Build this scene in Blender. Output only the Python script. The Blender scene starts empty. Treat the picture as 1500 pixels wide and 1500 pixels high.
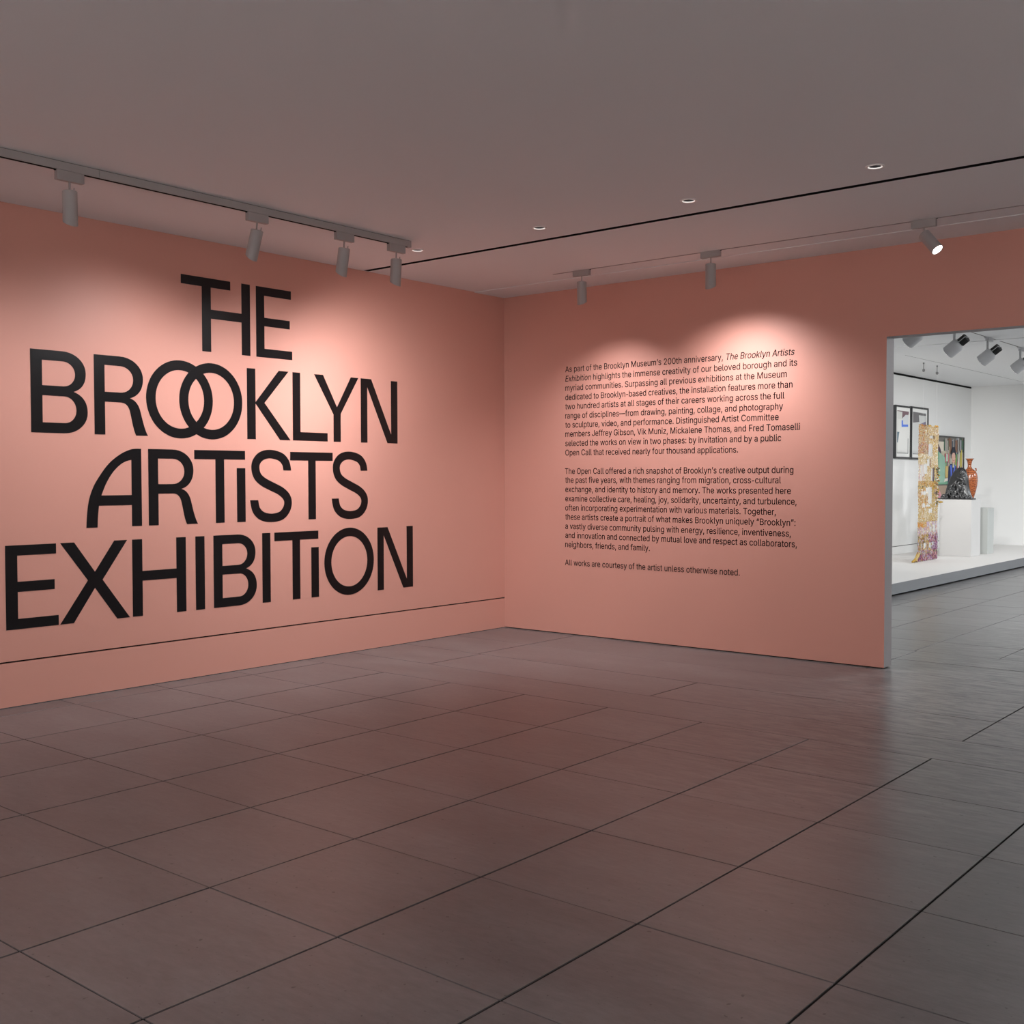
import bpy, bmesh, math, random
from mathutils import Vector, Matrix
random.seed(7)
PI = math.pi
sc = bpy.context.scene
COL = sc.collection

# ------------------------------------------------------------------ camera
F_PX, YAW, PITCH, ROLL = 1635.478, -0.69084, -0.03105, -0.00172
EYE = Vector((7.15227, -8.53159, 1.5))
H = 3.281                                   # ceiling height
fw = Vector((math.sin(YAW)*math.cos(PITCH), math.cos(YAW)*math.cos(PITCH), math.sin(PITCH)))
rt = Vector((math.cos(YAW), -math.sin(YAW), 0)); up = rt.cross(fw)
r2 = math.cos(ROLL)*rt + math.sin(ROLL)*up
u2 = -math.sin(ROLL)*rt + math.cos(ROLL)*up
cd = bpy.data.cameras.new('camera'); cam = bpy.data.objects.new('camera', cd); COL.objects.link(cam)
M = Matrix((r2, u2, -fw)).transposed().to_4x4(); M.translation = EYE
cam.matrix_world = M
cd.sensor_width = 36; cd.sensor_fit = 'HORIZONTAL'; cd.lens = F_PX/1500*36; cd.clip_end = 100; cd.clip_start = .05
sc.camera = cam

# ------------------------------------------------------------------ world, exposure, added fill lights
w = bpy.data.worlds.new('world'); sc.world = w; w.use_nodes = True
w.node_tree.nodes['Background'].inputs[0].default_value = (.9, .93, 1, 1)
w.node_tree.nodes['Background'].inputs[1].default_value = 0.05
vs = sc.view_settings
vs.view_transform = 'Standard'; vs.look = 'None'; vs.gamma = 1; vs.use_curve_mapping = False
vs.exposure = 0.0
sc.cycles.max_bounces = 8; sc.cycles.diffuse_bounces = 5; sc.cycles.glossy_bounces = 4
sc.cycles.use_denoising = True

def area(name, loc, sx, sy, power, color=(1, 1, 1), rot=(0, 0, 0)):
    d = bpy.data.lights.new(name, 'AREA'); d.shape = 'RECTANGLE'; d.size = sx; d.size_y = sy
    d.energy = power; d.color = color
    o = bpy.data.objects.new(name, d); o.location = loc; o.rotation_euler = rot; COL.objects.link(o); return o
def spot(name, loc, target, power, angle, blend, radius=.03, color=(1, 1, 1)):
    d = bpy.data.lights.new(name, 'SPOT'); d.energy = power; d.spot_size = math.radians(angle); d.spot_blend = blend
    d.shadow_soft_size = radius; d.color = color
    o = bpy.data.objects.new(name, d); o.location = loc
    o.rotation_euler = (Vector(target)-Vector(loc)).to_track_quat('-Z', 'Y').to_euler(); COL.objects.link(o); return o
NEUT = (.98, .98, 1); COOL = (.93, .97, 1)
# added fill lights on the ceiling, unseen: behind the camera and right of frame
FILL_HALL = [(8.6, -10.8, 20), (4.2, -10.8, 80)]
FILL_GALLERY = [(5.6, 4.6, 200), (5.6, 8.6, 220), (5.6, 12.4, 225)]
for i, (x, y, p) in enumerate(FILL_HALL):
    area('hall_fill_light', (x, y, H-.035), 1.1, .5, p, NEUT)
for i, (x, y, p) in enumerate(FILL_GALLERY):
    area('gallery_fill_light', (x, y, H-.035), 1.1, 1.1, p, COOL)

# added fill spots behind the camera, bounced off the unseen rear walls
for lx, ly_, tx, ty in ((3, -9.8, 3, -12), (6.5, -9.8, 6.5, -12), (9.5, -9.6, 10, -12), (9.6, -6.5, 11.5, -6.5), (9.6, -3.2, 11.5, -3.2)):
    spot('hall_fill_spot', (lx, ly_, H-.25), (tx, ty, 1.7), 570, 110, .9, .05, NEUT)

# ------------------------------------------------------------------ materials
def mat(name, col, rough=.6, metal=0, spec=.5, emis=None, estr=0, noise=None, bump=None, rnd=None, coat=0):
    m = bpy.data.materials.new(name); m.use_nodes = True
    nt = m.node_tree; b = nt.nodes['Principled BSDF']
    b.inputs['Base Color'].default_value = (*col, 1); b.inputs['Roughness'].default_value = rough
    b.inputs['Metallic'].default_value = metal; b.inputs['Specular IOR Level'].default_value = spec
    b.inputs['Coat Weight'].default_value = coat
    if emis: b.inputs['Emission Color'].default_value = (*emis, 1); b.inputs['Emission Strength'].default_value = estr
    if noise:
        scale, amt = noise
        tc = nt.nodes.new('ShaderNodeTexCoord'); n = nt.nodes.new('ShaderNodeTexNoise'); n.inputs['Scale'].default_value = scale
        n.inputs['Detail'].default_value = 6
        nt.links.new(tc.outputs['Object'], n.inputs['Vector'])
        mx = nt.nodes.new('ShaderNodeMix'); mx.data_type = 'RGBA'; mx.blend_type = 'MIX'
        mx.inputs['A'].default_value = (*[c*(1-amt) for c in col], 1); mx.inputs['B'].default_value = (*[min(1, c*(1+amt)) for c in col], 1)
        nt.links.new(n.outputs['Fac'], mx.inputs['Factor']); nt.links.new(mx.outputs['Result'], b.inputs['Base Color'])
    if bump:
        scale, st = bump
        tc = nt.nodes.new('ShaderNodeTexCoord'); n = nt.nodes.new('ShaderNodeTexNoise'); n.inputs['Scale'].default_value = scale
        n.inputs['Detail'].default_value = 4
        nt.links.new(tc.outputs['Object'], n.inputs['Vector'])
        bp = nt.nodes.new('ShaderNodeBump'); bp.inputs['Strength'].default_value = st; bp.inputs['Distance'].default_value = .002
        nt.links.new(n.outputs['Fac'], bp.inputs['Height']); nt.links.new(bp.outputs['Normal'], b.inputs['Normal'])
    return m
pink = mat('pink_wall_paint', (.62, .304, .244), .5, spec=.35, noise=(1.3, .03), bump=(60, .12))
white_wall = mat('white_wall_paint', (.78, .78, .77), .6, spec=.3, noise=(1.1, .02), bump=(60, .1))
grey_jamb = mat('grey_primer_paint', (.40, .375, .38), .6, spec=.3, noise=(3, .04))
ceil_m = mat('ceiling_paint', (.77, .775, .78), .75, spec=.2, noise=(.5, .02), bump=(50, .08))
fix_white = mat('fixture_white_enamel', (.36, .335, .325), .45, spec=.4)
fix_bright = mat('white_trim_enamel', (.85, .83, .8), .35)
slot_black = mat('slot_black', (.006, .006, .006), .8, spec=.1)
black_paint = mat('black_vinyl', (.004, .0037, .0045), .34, spec=.32)
text_ink = mat('dark_text_ink', (.012, .007, .007), .8, spec=.08)
chrome = mat('dark_reflector', (.16, .16, .17), .3, metal=1)
lamp_glow = mat('lamp_lens_glow', (1, 1, 1), .3, emis=(1, .97, .93), estr=14)
lamp_soft = mat('downlight_lens_glow', (.3, .3, .3), .3, emis=(1, .93, .88), estr=.5)
ring_glow = mat('downlight_ring_glow', (.8, .8, .8), .4, emis=(1, .93, .88), estr=.75)
fill_glow = mat('fill_panel_glow', (.8, .8, .8), .5, emis=(1, 1, 1), estr=1.5)  # glowing face of the added fill light panels
grout_m = mat('dark_grout', (.022, .021, .020), .95, spec=.0, noise=(30, .3))
plinth_m = mat('white_plinth_paint', (.53, .52, .51), .5, spec=.3)
plinth_b = mat('grey_white_plinth_paint', (.43, .445, .43), .5, spec=.3)
platform_m = mat('white_platform_paint', (.65, .63, .61), .5, spec=.3)
plinth_side = mat('grey_platform_fascia', (.155, .158, .165), .5, spec=.3)
frame_blk = mat('black_frame_wood', (.015, .016, .018), .4)
mat_board = mat('white_mat_board', (.82, .82, .8), .8)
hookm = mat('grey_cable_gripper', (.12, .12, .12), .5)
wire_m = mat('steel_wire', (.55, .55, .55), .5, metal=.5)

def tile_material():
    m = bpy.data.materials.new('slate_tile'); m.use_nodes = True; nt = m.node_tree; b = nt.nodes['Principled BSDF']
    N = nt.nodes.new; Lk = nt.links.new
    geo = N('ShaderNodeNewGeometry'); oi = N('ShaderNodeObjectInfo')
    mp = N('ShaderNodeMapping'); mp.inputs['Scale'].default_value = (.8, 2.2, 1)
    Lk(geo.outputs['Position'], mp.inputs['Vector'])
    n1 = N('ShaderNodeTexNoise'); n1.inputs['Scale'].default_value = 1.6; n1.inputs['Detail'].default_value = 8; n1.inputs['Roughness'].default_value = .62
    Lk(mp.outputs['Vector'], n1.inputs['Vector'])
    n2 = N('ShaderNodeTexNoise'); n2.inputs['Scale'].default_value = 16; n2.inputs['Detail'].default_value = 6; n2.inputs['Roughness'].default_value = .7
    Lk(mp.outputs['Vector'], n2.inputs['Vector'])
    v = N('ShaderNodeTexNoise'); v.inputs['Scale'].default_value = 42; v.inputs['Detail'].default_value = 1
    Lk(geo.outputs['Position'], v.inputs['Vector'])
    cr = N('ShaderNodeValToRGB'); cr.color_ramp.elements[0].position = .25; cr.color_ramp.elements[0].color = (.090, .087, .089, 1)
    cr.color_ramp.elements[1].position = .78; cr.color_ramp.elements[1].color = (.172, .166, .168, 1)
    Lk(n1.outputs['Fac'], cr.inputs['Fac'])
    mx = N('ShaderNodeMix'); mx.data_type = 'RGBA'; mx.blend_type = 'MULTIPLY'; mx.inputs['Factor'].default_value = 1
    cr2 = N('ShaderNodeValToRGB'); cr2.color_ramp.elements[0].position = .3; cr2.color_ramp.elements[0].color = (.82, .82, .82, 1)
    cr2.color_ramp.elements[1].position = .7; cr2.color_ramp.elements[1].color = (1.1, 1.1, 1.1, 1)
    Lk(n2.outputs['Fac'], cr2.inputs['Fac']); Lk(cr.outputs['Color'], mx.inputs['A']); Lk(cr2.outputs['Color'], mx.inputs['B'])
    # dark specks
    cr3 = N('ShaderNodeValToRGB'); cr3.color_ramp.elements[0].position = .24; cr3.color_ramp.elements[0].color = (.35, .35, .35, 1)
    cr3.color_ramp.elements[1].position = .27; cr3.color_ramp.elements[1].color = (1, 1, 1, 1)
    Lk(v.outputs['Fac'], cr3.inputs['Fac'])
    mx2 = N('ShaderNodeMix'); mx2.data_type = 'RGBA'; mx2.blend_type = 'MULTIPLY'; mx2.inputs['Factor'].default_value = 1
    Lk(mx.outputs['Result'], mx2.inputs['A']); Lk(cr3.outputs['Color'], mx2.inputs['B'])
    # per tile tone
    mr = N('ShaderNodeMapRange'); mr.inputs['To Min'].default_value = .93; mr.inputs['To Max'].default_value = 1.07
    Lk(oi.outputs['Random'], mr.inputs['Value'])
    mx3 = N('ShaderNodeMix'); mx3.data_type = 'RGBA'; mx3.blend_type = 'MULTIPLY'; mx3.inputs['Factor'].default_value = 1
    Lk(mx2.outputs['Result'], mx3.inputs['A']); Lk(mr.outputs['Result'], mx3.inputs['B'])
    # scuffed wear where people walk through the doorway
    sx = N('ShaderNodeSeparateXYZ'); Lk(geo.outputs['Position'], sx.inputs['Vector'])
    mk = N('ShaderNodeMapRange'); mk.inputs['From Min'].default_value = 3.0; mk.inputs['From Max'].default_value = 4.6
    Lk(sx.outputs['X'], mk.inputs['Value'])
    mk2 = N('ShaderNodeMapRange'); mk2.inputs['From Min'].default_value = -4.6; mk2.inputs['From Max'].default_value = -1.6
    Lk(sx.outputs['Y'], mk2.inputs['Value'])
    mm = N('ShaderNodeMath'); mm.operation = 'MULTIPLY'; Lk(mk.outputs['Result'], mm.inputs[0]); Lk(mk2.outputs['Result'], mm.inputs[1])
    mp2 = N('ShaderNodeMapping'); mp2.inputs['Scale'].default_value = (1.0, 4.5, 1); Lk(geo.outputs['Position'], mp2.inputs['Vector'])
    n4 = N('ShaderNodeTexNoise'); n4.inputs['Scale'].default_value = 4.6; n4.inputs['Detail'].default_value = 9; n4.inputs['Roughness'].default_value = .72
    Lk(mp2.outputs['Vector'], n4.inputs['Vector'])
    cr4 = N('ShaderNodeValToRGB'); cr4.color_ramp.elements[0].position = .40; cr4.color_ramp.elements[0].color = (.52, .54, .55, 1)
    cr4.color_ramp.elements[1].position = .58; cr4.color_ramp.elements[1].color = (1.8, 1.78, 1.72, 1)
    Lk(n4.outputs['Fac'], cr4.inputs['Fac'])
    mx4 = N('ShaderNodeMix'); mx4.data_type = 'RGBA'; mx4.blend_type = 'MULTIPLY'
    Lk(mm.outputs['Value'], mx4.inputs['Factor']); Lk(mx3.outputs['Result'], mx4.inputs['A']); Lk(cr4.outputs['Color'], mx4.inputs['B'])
    Lk(mx4.outputs['Result'], b.inputs['Base Color'])
    mr2 = N('ShaderNodeMapRange'); mr2.inputs['To Min'].default_value = .275; mr2.inputs['To Max'].default_value = .335
    Lk(n1.outputs['Fac'], mr2.inputs['Value']); Lk(mr2.outputs['Result'], b.inputs['Roughness'])
    b.inputs['Specular IOR Level'].default_value = .75
    bp = N('ShaderNodeBump'); bp.inputs['Strength'].default_value = .25; bp.inputs['Distance'].default_value = .003
    Lk(n2.outputs['Fac'], bp.inputs['Height']); Lk(bp.outputs['Normal'], b.inputs['Normal'])
    return m
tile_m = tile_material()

# ------------------------------------------------------------------ helpers
def box(bm, x0, x1, y0, y1, z0, z1, mi=0, bev=0):
    vs_ = [bm.verts.new(p) for p in ((x0, y0, z0), (x1, y0, z0), (x1, y1, z0), (x0, y1, z0), (x0, y0, z1), (x1, y0, z1), (x1, y1, z1), (x0, y1, z1))]
    fs = []
    for q in ((3, 2, 1, 0), (4, 5, 6, 7), (0, 1, 5, 4), (1, 2, 6, 5), (2, 3, 7, 6), (3, 0, 4, 7)):
        f = bm.faces.new([vs_[i] for i in q]); f.material_index = mi; fs.append(f)
    if bev:
        bmesh.ops.bevel(bm, geom=list({e for f in fs for e in f.edges}), offset=bev, segments=2, affect='EDGES')
    return fs
def obj(name, bm, mats, parent=None, smooth=False):
    me = bpy.data.meshes.new(name); bm.to_mesh(me); bm.free()
    for m in (mats if isinstance(mats, (list, tuple)) else [mats]): me.materials.append(m)
    if smooth:
        me.polygons.foreach_set('use_smooth', [True]*len(me.polygons))
        try: me.set_sharp_from_angle(angle=math.radians(40))
        except Exception: pass
    o = bpy.data.objects.new(name, me); COL.objects.link(o)
    if parent: o.parent = parent
    return o
def tag(o, label, cat, group=None):
    o['label'] = label; o['category'] = cat
    if group: o['group'] = group
    return o
def thing(name, label, cat, loc=(0, 0, 0), group=None):
    o = bpy.data.objects.new(name, None); COL.objects.link(o); o.location = loc; o.empty_display_size = .1
    return tag(o, label, cat, group)
def boxo(name, m, dims, parent=None, bev=0):
    bm = bmesh.new(); box(bm, *dims, bev=bev); return obj(name, bm, m, parent)
def struct(o): o['kind'] = 'structure'; return o
def lathe(bm, prof, seg=24, mi=0, cut=None, cx=0, cy=0):
    rings = []
    for r, z in prof:
        ring = []
        for k in range(seg):
            a = 2*PI*k/seg; x, y = r*math.cos(a), r*math.sin(a)
            ring.append(bm.verts.new((cx+x, cy+y, z + (cut(x, y, z) if cut else 0))))
        rings.append(ring)
    for a, b in zip(rings, rings[1:]):
        for k in range(seg):
            f = bm.faces.new((a[k], a[(k+1) % seg], b[(k+1) % seg], b[k])); f.material_index = mi
    return rings
def cap(bm, ring, mi=0, flip=False):
    f = bm.faces.new(ring[::-1] if flip else ring); f.material_index = mi
def rod(bm, a, b, r, seg=8, mi=0, r1=None):
    a, b = Vector(a), Vector(b); q = (b-a).to_track_quat('Z', 'Y'); r1 = r if r1 is None else r1
    A = [bm.verts.new(a + q @ Vector((r*math.cos(2*PI*k/seg), r*math.sin(2*PI*k/seg), 0))) for k in range(seg)]
    B = [bm.verts.new(b + q @ Vector((r1*math.cos(2*PI*k/seg), r1*math.sin(2*PI*k/seg), 0))) for k in range(seg)]
    for k in range(seg):
        f = bm.faces.new((A[k], A[(k+1) % seg], B[(k+1) % seg], B[k])); f.material_index = mi
    cap(bm, A, mi, True); cap(bm, B, mi)

# ------------------------------------------------------------------ room shell
XE, YF, YB = 11.5, -12.0, 14.48            # far right, behind the camera, gallery back wall
# ceiling with openings for slots and downlights
DL = [(.974, -2.215), (2.188, -2.215), (3.41, -2.215), (4.64, -2.215)]
SLOT = (.012, 9.6, -1.893, -1.838)
holes = [SLOT] + [(x-.036, x+.036, y-.036, y+.036) for x, y in DL]
TRK_R = (1.147, 8.6, -.700, -.688)          # narrow recessed track slot
holes.append(TRK_R)
TRK_A = (2.700, 2.712, .9, 13.6); holes.append(TRK_A)
TRK_B = (1.120, 1.130, 7.80, 14.2); holes.append(TRK_B)
xs = sorted({0, XE} | {h[0] for h in holes} | {h[1] for h in holes})
ys = sorted({YF, YB} | {h[2] for h in holes} | {h[3] for h in holes})
bm = bmesh.new(); vmap = {}
def vtx(x, y):
    if (x, y) not in vmap: vmap[(x, y)] = bm.verts.new((x, y, H))
    return vmap[(x, y)]
for x0, x1 in zip(xs, xs[1:]):
    for y0, y1 in zip(ys, ys[1:]):
        cx, cy = (x0+x1)/2, (y0+y1)/2
        if any(h[0] < cx < h[1] and h[2] < cy < h[3] for h in holes): continue
        bm.faces.new((vtx(x0, y0), vtx(x0, y1), vtx(x1, y1), vtx(x1, y0)))
bm.normal_update()
# slot liners belong to the ceiling: black troughs rising above each slot
for h in (SLOT, TRK_R, TRK_A, TRK_B):
    z1 = H+.09
    a = [bm.verts.new(p) for p in ((h[0], h[2], H), (h[1], h[2], H), (h[1], h[3], H), (h[0], h[3], H))]
    b = [bm.verts.new((v.co.x, v.co.y, z1)) for v in a]
    for k in range(4):
        f = bm.faces.new((a[k], a[(k+1) % 4], b[(k+1) % 4], b[k])); f.material_index = 1
    f = bm.faces.new(b); f.material_index = 1
ceiling = struct(obj('ceiling', bm, [ceil_m, slot_black]))
struct(boxo('trim_1', ceil_m, (0.002, XE, -.445, -.001, H-.006, H-.0005)))       # shallow dropped strip beside the text wall
struct(boxo('trim_2', ceil_m, (0.002, XE, 6.73, 6.86, H-.008, H-.0005)))
struct(boxo('trim_3', ceil_m, (0.002, 9, 4.6, 4.68, H-.006, H-.0005)))
# left wall: upper panel, lower panel, black recess between them
def wall_left(name, m, y0, y1):
    bm = bmesh.new()
    box(bm, -.12, 0, y0, y1, .303, H if name == 'wall_left' else H-.035)
    box(bm, -.12, 0, y0, y1, .004, .292)
    box(bm, -.12, -.02, y0, y1, .292, .303, mi=1)
    box(bm, -.12, -.03, y0, y1, 0, .004, mi=1)
    if name != 'wall_left': box(bm, -.12, -.015, y0, y1, H-.035, H, mi=1)
    return struct(obj(name, bm, [m, slot_black]))
wall_left('wall_left', pink, YF, .07)
wall_left('wall_left_gallery', white_wall, .07, YB)
# text wall with the wide opening: front skin pink, reveals grey
DX0, DX1, DZ, WT = 3.862, 7.6, 2.582, .15
bm = bmesh.new()
def quad(bm, pts, mi):
    f = bm.faces.new([bm.verts.new(p) for p in pts]); f.material_index = mi
g = .008
for (x0, x1, z0, z1) in ((0.001, DX0, g, H), (DX0, DX1, DZ, H), (DX1, XE, g, H)):
    quad(bm, ((x0, 0, z0), (x1, 0, z0), (x1, 0, z1), (x0, 0, z1)), 0)
    quad(bm, ((x1, WT, z0), (x0, WT, z0), (x0, WT, z1), (x1, WT, z1)), 1)
quad(bm, ((DX0, 0, g), (DX0, WT, g), (DX0, WT, DZ), (DX0, 0, DZ)), 2)
quad(bm, ((DX1, WT, g), (DX1, 0, g), (DX1, 0, DZ), (DX1, WT, DZ)), 2)
quad(bm, ((DX0, 0, DZ), (DX0, WT, DZ), (DX1, WT, DZ), (DX1, 0, DZ)), 2)
for x0, x1 in ((0.001, DX0), (DX1, XE)):
    quad(bm, ((x0, 0, g), (x0, WT, g), (x1, WT, g), (x1, 0, g)), 0)
    box(bm, x0, x1-.02, .012, WT-.012, 0, g, mi=3)
struct(obj('wall_back', bm, [pink, white_wall, grey_jamb, slot_black]))
hall_wall = mat('hall_wall_paint', (.72, .68, .66), .6, spec=.3)
struct(boxo('wall_front', hall_wall, (0, XE, YF-.1, YF, 0, H)))
struct(boxo('wall_right', hall_wall, (XE, XE+.1, YF, 0, 0, H)))
struct(boxo('wall_right_gallery', white_wall, (XE, XE+.1, 0, YB, 0, H)))
struct(boxo('wall_back_gallery', white_wall, (0, XE, YB, YB+.1, 0, H)))

# ------------------------------------------------------------------ floor: grout bed and tiles
floor = struct(boxo('floor', grout_m, (0, XE, YF, YB, -.05, -.0045)))
PA, PB, OX, OY = .69697, .71198, 3.7189, -6.83253
ylines = [OY+PB*j for j in range(-7, 7)]                 # ... up to the row ending at -2.56
xl = lambda i: OX+PA*i
tiles = []
for j in range(len(ylines)-1):
    for i in range(-6, 11):
        tiles.append((max(0.0, xl(i)), min(XE, xl(i+1)), max(YF, ylines[j]), ylines[j+1]))
rows = [(-2.56055, -2.065, [6.86, 8.95]), (-2.065, -1.425, [.931, 3.03, 5.113, 7.2, 9.29]),
        (-1.425, -.74, [.90, 5.113, 7.2, 9.3]), (-.74, -.05, [.90, 5.2, 7.3, 9.4]),
        (-.05, .545, [1.3, 3.74, 5.8, 7.9]), (.545, 1.055, [1.628, 3.74, 5.5, 7.2, 9.3])]
for y0, y1, seams in rows:
    e = [0.0]+seams+[XE]
    for a, b in zip(e, e[1:]): tiles.append((a, b, y0, y1))
y = 1.055
while y < YB-.01:
    y1 = min(YB, y+.652)
    for i in range(-6, 11): tiles.append((max(0.0, xl(i)), min(XE, xl(i+1)), y, y1))
    y = y1
tiles = [t for t in tiles if t[1]-t[0] > .06 and t[3]-t[2] > .06]
# drop what the platform of the gallery covers
tiles = [t for t in tiles if not (t[1] < 1.75 and t[2] > 4.3)]
def view(px, py):
    d = Vector((px, py, 0))-EYE; z = d.dot(fw)
    return z, abs(d.dot(r2)/z) if z > 0 else 9
def size_seen(t):
    cx, cy = (t[0]+t[1])/2, (t[2]+t[3])/2
    z, s = view(cx, cy)
    if z < 1.5 or s > .62: return -abs(z)-s
    if cy > 0 and t[0] < 3.0 and cy < 4: return 0
    return (t[1]-t[0])*(t[3]-t[2])/z**2 * (1 if s < .5 else .3)
tiles.sort(key=size_seen, reverse=True)
cache = {}
GX, GY, TH = .0048, .003, .008
def tile_mesh(wx, wy):
    k = (round(wx, 3), round(wy, 3))
    if k not in cache:
        b_ = bmesh.new(); hx, hy = k[0]/2-GX, k[1]/2-GY; c = .0003
        lo = [b_.verts.new((sx*hx, sy*hy, -TH)) for sx, sy in ((-1, -1), (1, -1), (1, 1), (-1, 1))]
        mi_ = [b_.verts.new((sx*hx, sy*hy, -c)) for sx, sy in ((-1, -1), (1, -1), (1, 1), (-1, 1))]
        hi = [b_.verts.new((sx*(hx-c), sy*(hy-c), 0)) for sx, sy in ((-1, -1), (1, -1), (1, 1), (-1, 1))]
        for A, B in ((lo, mi_), (mi_, hi)):
            for q in range(4): b_.faces.new((A[q], A[(q+1) % 4], B[(q+1) % 4], B[q]))
        b_.faces.new(hi)
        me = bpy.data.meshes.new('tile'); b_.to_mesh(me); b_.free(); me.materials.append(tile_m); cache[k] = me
    return cache[k]
for t in tiles[:300]:
    o = bpy.data.objects.new('tile', tile_mesh(t[1]-t[0], t[3]-t[2])); COL.objects.link(o); o.parent = floor
    o.location = ((t[0]+t[1])/2, (t[2]+t[3])/2, random.uniform(-.0006, .0004))
bm = bmesh.new()
for t in tiles[300:]:
    if t[0] < .01 and t[2] > 20: continue
    box(bm, t[0]+GX, t[1]-GX, t[2]+GY, t[3]-GY, -TH, 0)
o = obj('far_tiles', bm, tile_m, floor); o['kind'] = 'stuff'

# ------------------------------------------------------------------ ceiling slots are in; downlights
def downlight(x, y, label):
    t = thing('downlight', label, 'downlight', (x, y, H), 'round recessed downlights along the black ceiling slot')
    b_ = bmesh.new()
    lathe(b_, [(.054, 0), (.053, -.004), (.047, -.006), (.040, -.004), (.037, .004)], 32); obj('trim_ring', b_, fix_bright, t, True)
    b_ = bmesh.new(); lathe(b_, [(.0405, -.0045), (.0375, -.002), (.0365, .001)], 32); obj('diffuser_ring', b_, ring_glow, t, True)
    b_ = bmesh.new(); lathe(b_, [(.0365, .001), (.034, .03), (.026, .07)], 32); obj('reflector', b_, chrome, t, True)
    b_ = bmesh.new(); r_ = lathe(b_, [(.026, .070), (.0255, .071)], 24); cap(b_, r_[0]); obj('lens', b_, lamp_soft, t)
    return t
for (x, y), lab in zip(DL, ('small round recessed downlight beside the end of the left track, farthest from the doorway',
                            'small round recessed downlight, second from the left track end, above the room corner',
                            'round recessed downlight left of the doorway, second nearest to the right picture edge',
                            'round recessed downlight nearest the right picture edge, largest of the four')):
    downlight(x, y, lab)

# ------------------------------------------------------------------ left surface track
TX = 1.155; TR_T, TR_W = H-.052, .036
t = thing('lighting_track', 'long grey-white ceiling track carrying four cylinder spotlights beside the title wall', 'track', (TX, -6, H))
bm = bmesh.new()
for y0, y1 in ((-8.6, -5.036), (-5.034, -2.49)):
    box(bm, -TR_W/2, TR_W/2, y0+6, y1+6, -.048, -.003)
obj('rail', bm, fix_white, t)
boxo('top_gap', slot_black, (-TR_W/2+.003, TR_W/2-.003, -2.6, 3.505, -.003, -.0002), t)
boxo('conductor_slot', slot_black, (-.011, .011, -2.58, 3.49, -.0495, -.048), t)
boxo('end_cap', fix_white, (-TR_W/2-.001, TR_W/2+.001, 3.508, 3.516, -.050, -.001), t)
# right recessed track shown by its black slot, with a fine metal lip
t = thing('lighting_track', 'slim ceiling track flush with the ceiling above the text wall', 'track', (TRK_R[0], -.694, H))
for nm, dims in (('lip', (-.004, 7.45, -.0105, -.006, -.002, 0.0)), ('lip', (-.004, 7.45, .006, .0105, -.002, 0.0))):
    boxo(nm, fix_white, dims, t)
def cyl_lamp(loc, direction, label, group, along='y', lit=False, ad=(.082, .017, .055), stem=.05, length=.182, rad=.041, cutdir=None, knob=True):
    """adapter hangs below loc; cylinder body from the stem end along direction"""
    t = thing('track_spotlight', label, 'spotlight', loc, group)
    L, W_, Hh = ad
    b_ = bmesh.new()
    d = (W_, L) if along == 'y' else (L, W_)
    box(b_, -d[0], d[0], -d[1], d[1], -Hh, 0, bev=.002); obj('adapter', b_, fix_white, t)
    b_ = bmesh.new()
    if along == 'y': box(b_, -.004, .004, -L-.010, -L, -.006, -.001)
    else: box(b_, L, L+.010, -.004, .004, -.006, -.001)
    obj('latch', b_, slot_black, t)
    dv = Vector(direction).normalized()
    piv = Vector((0, 0, -Hh-stem))
    b_ = bmesh.new(); rod(b_, (0, 0, -Hh), piv + dv*.03, .0055, 10); obj('stem', b_, fix_white, t, True)
    # body, local z up = -dv, top at 0
    q = (-dv).to_track_quat('Z', 'Y')
    cutv = (q.inverted() @ Vector(cutdir)) if cutdir else None
    def cutf(x, y, z):
        if cutv is None or z > -length*.7: return 0
        return .022*(x*cutv.x+y*cutv.y)/rad + .0
    b_ = bmesh.new()
    rings = lathe(b_, [(rad-.004, .0), (rad, -.004), (rad, -length+.03), (rad, -length), (rad-.003, -length), (rad-.003, -length+.03), (rad-.005, -length*.62)], 36, cut=cutf)
    cap(b_, rings[0])
    body = obj('lamp_body', b_, fix_white, t, True); body.location = piv; body.rotation_euler = q.to_euler()
    b_ = bmesh.new(); zz = -length*.62 if not lit else -length+.004
    r_ = lathe(b_, [(rad-.0055, zz), (rad-.006, zz-.002), (rad*.4, zz-.004)], 30); cap(b_, r_[-1], flip=True)
    ln = obj('lens', b_, lamp_glow, t); ln.location = piv; ln.rotation_euler = q.to_euler()
    if lit:
        b_ = bmesh.new(); lathe(b_, [(rad+.001, -length-.001), (rad+.001, -length+.006), (rad-.004, -length+.006), (rad-.004, -length-.001)], 30)
        for k in (0, 1):
            a = .5+k*PI; rod(b_, ((rad-.005)*math.cos(a), (rad-.005)*math.sin(a), -length), (.022*math.cos(a+.3), .022*math.sin(a+.3), -length), .0015, 6)
        rg = obj('lens_ring', b_, fix_white, t, True); rg.location = piv; rg.rotation_euler = q.to_euler()
    if knob:
        b_ = bmesh.new(); p0 = piv + q @ Vector((0, rad*.7, .002)) if along == 'x' else piv + q @ Vector((rad*.55, 0, .002))
        p0 = piv + (q @ Vector((0, 0, .001))) + Vector((.022, .012, 0))
        rod(b_, p0 - Vector((0, 0, .006)), p0 + Vector((.002, .002, .014)), .0035, 8); obj('tilt_knob', b_, fix_white, t, True)
    return t, Vector(loc)+piv + dv*(length*.60), dv
GL = 'cylinder spotlights on the left track'
LAMPS = []
zb = TR_T + .003
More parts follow.
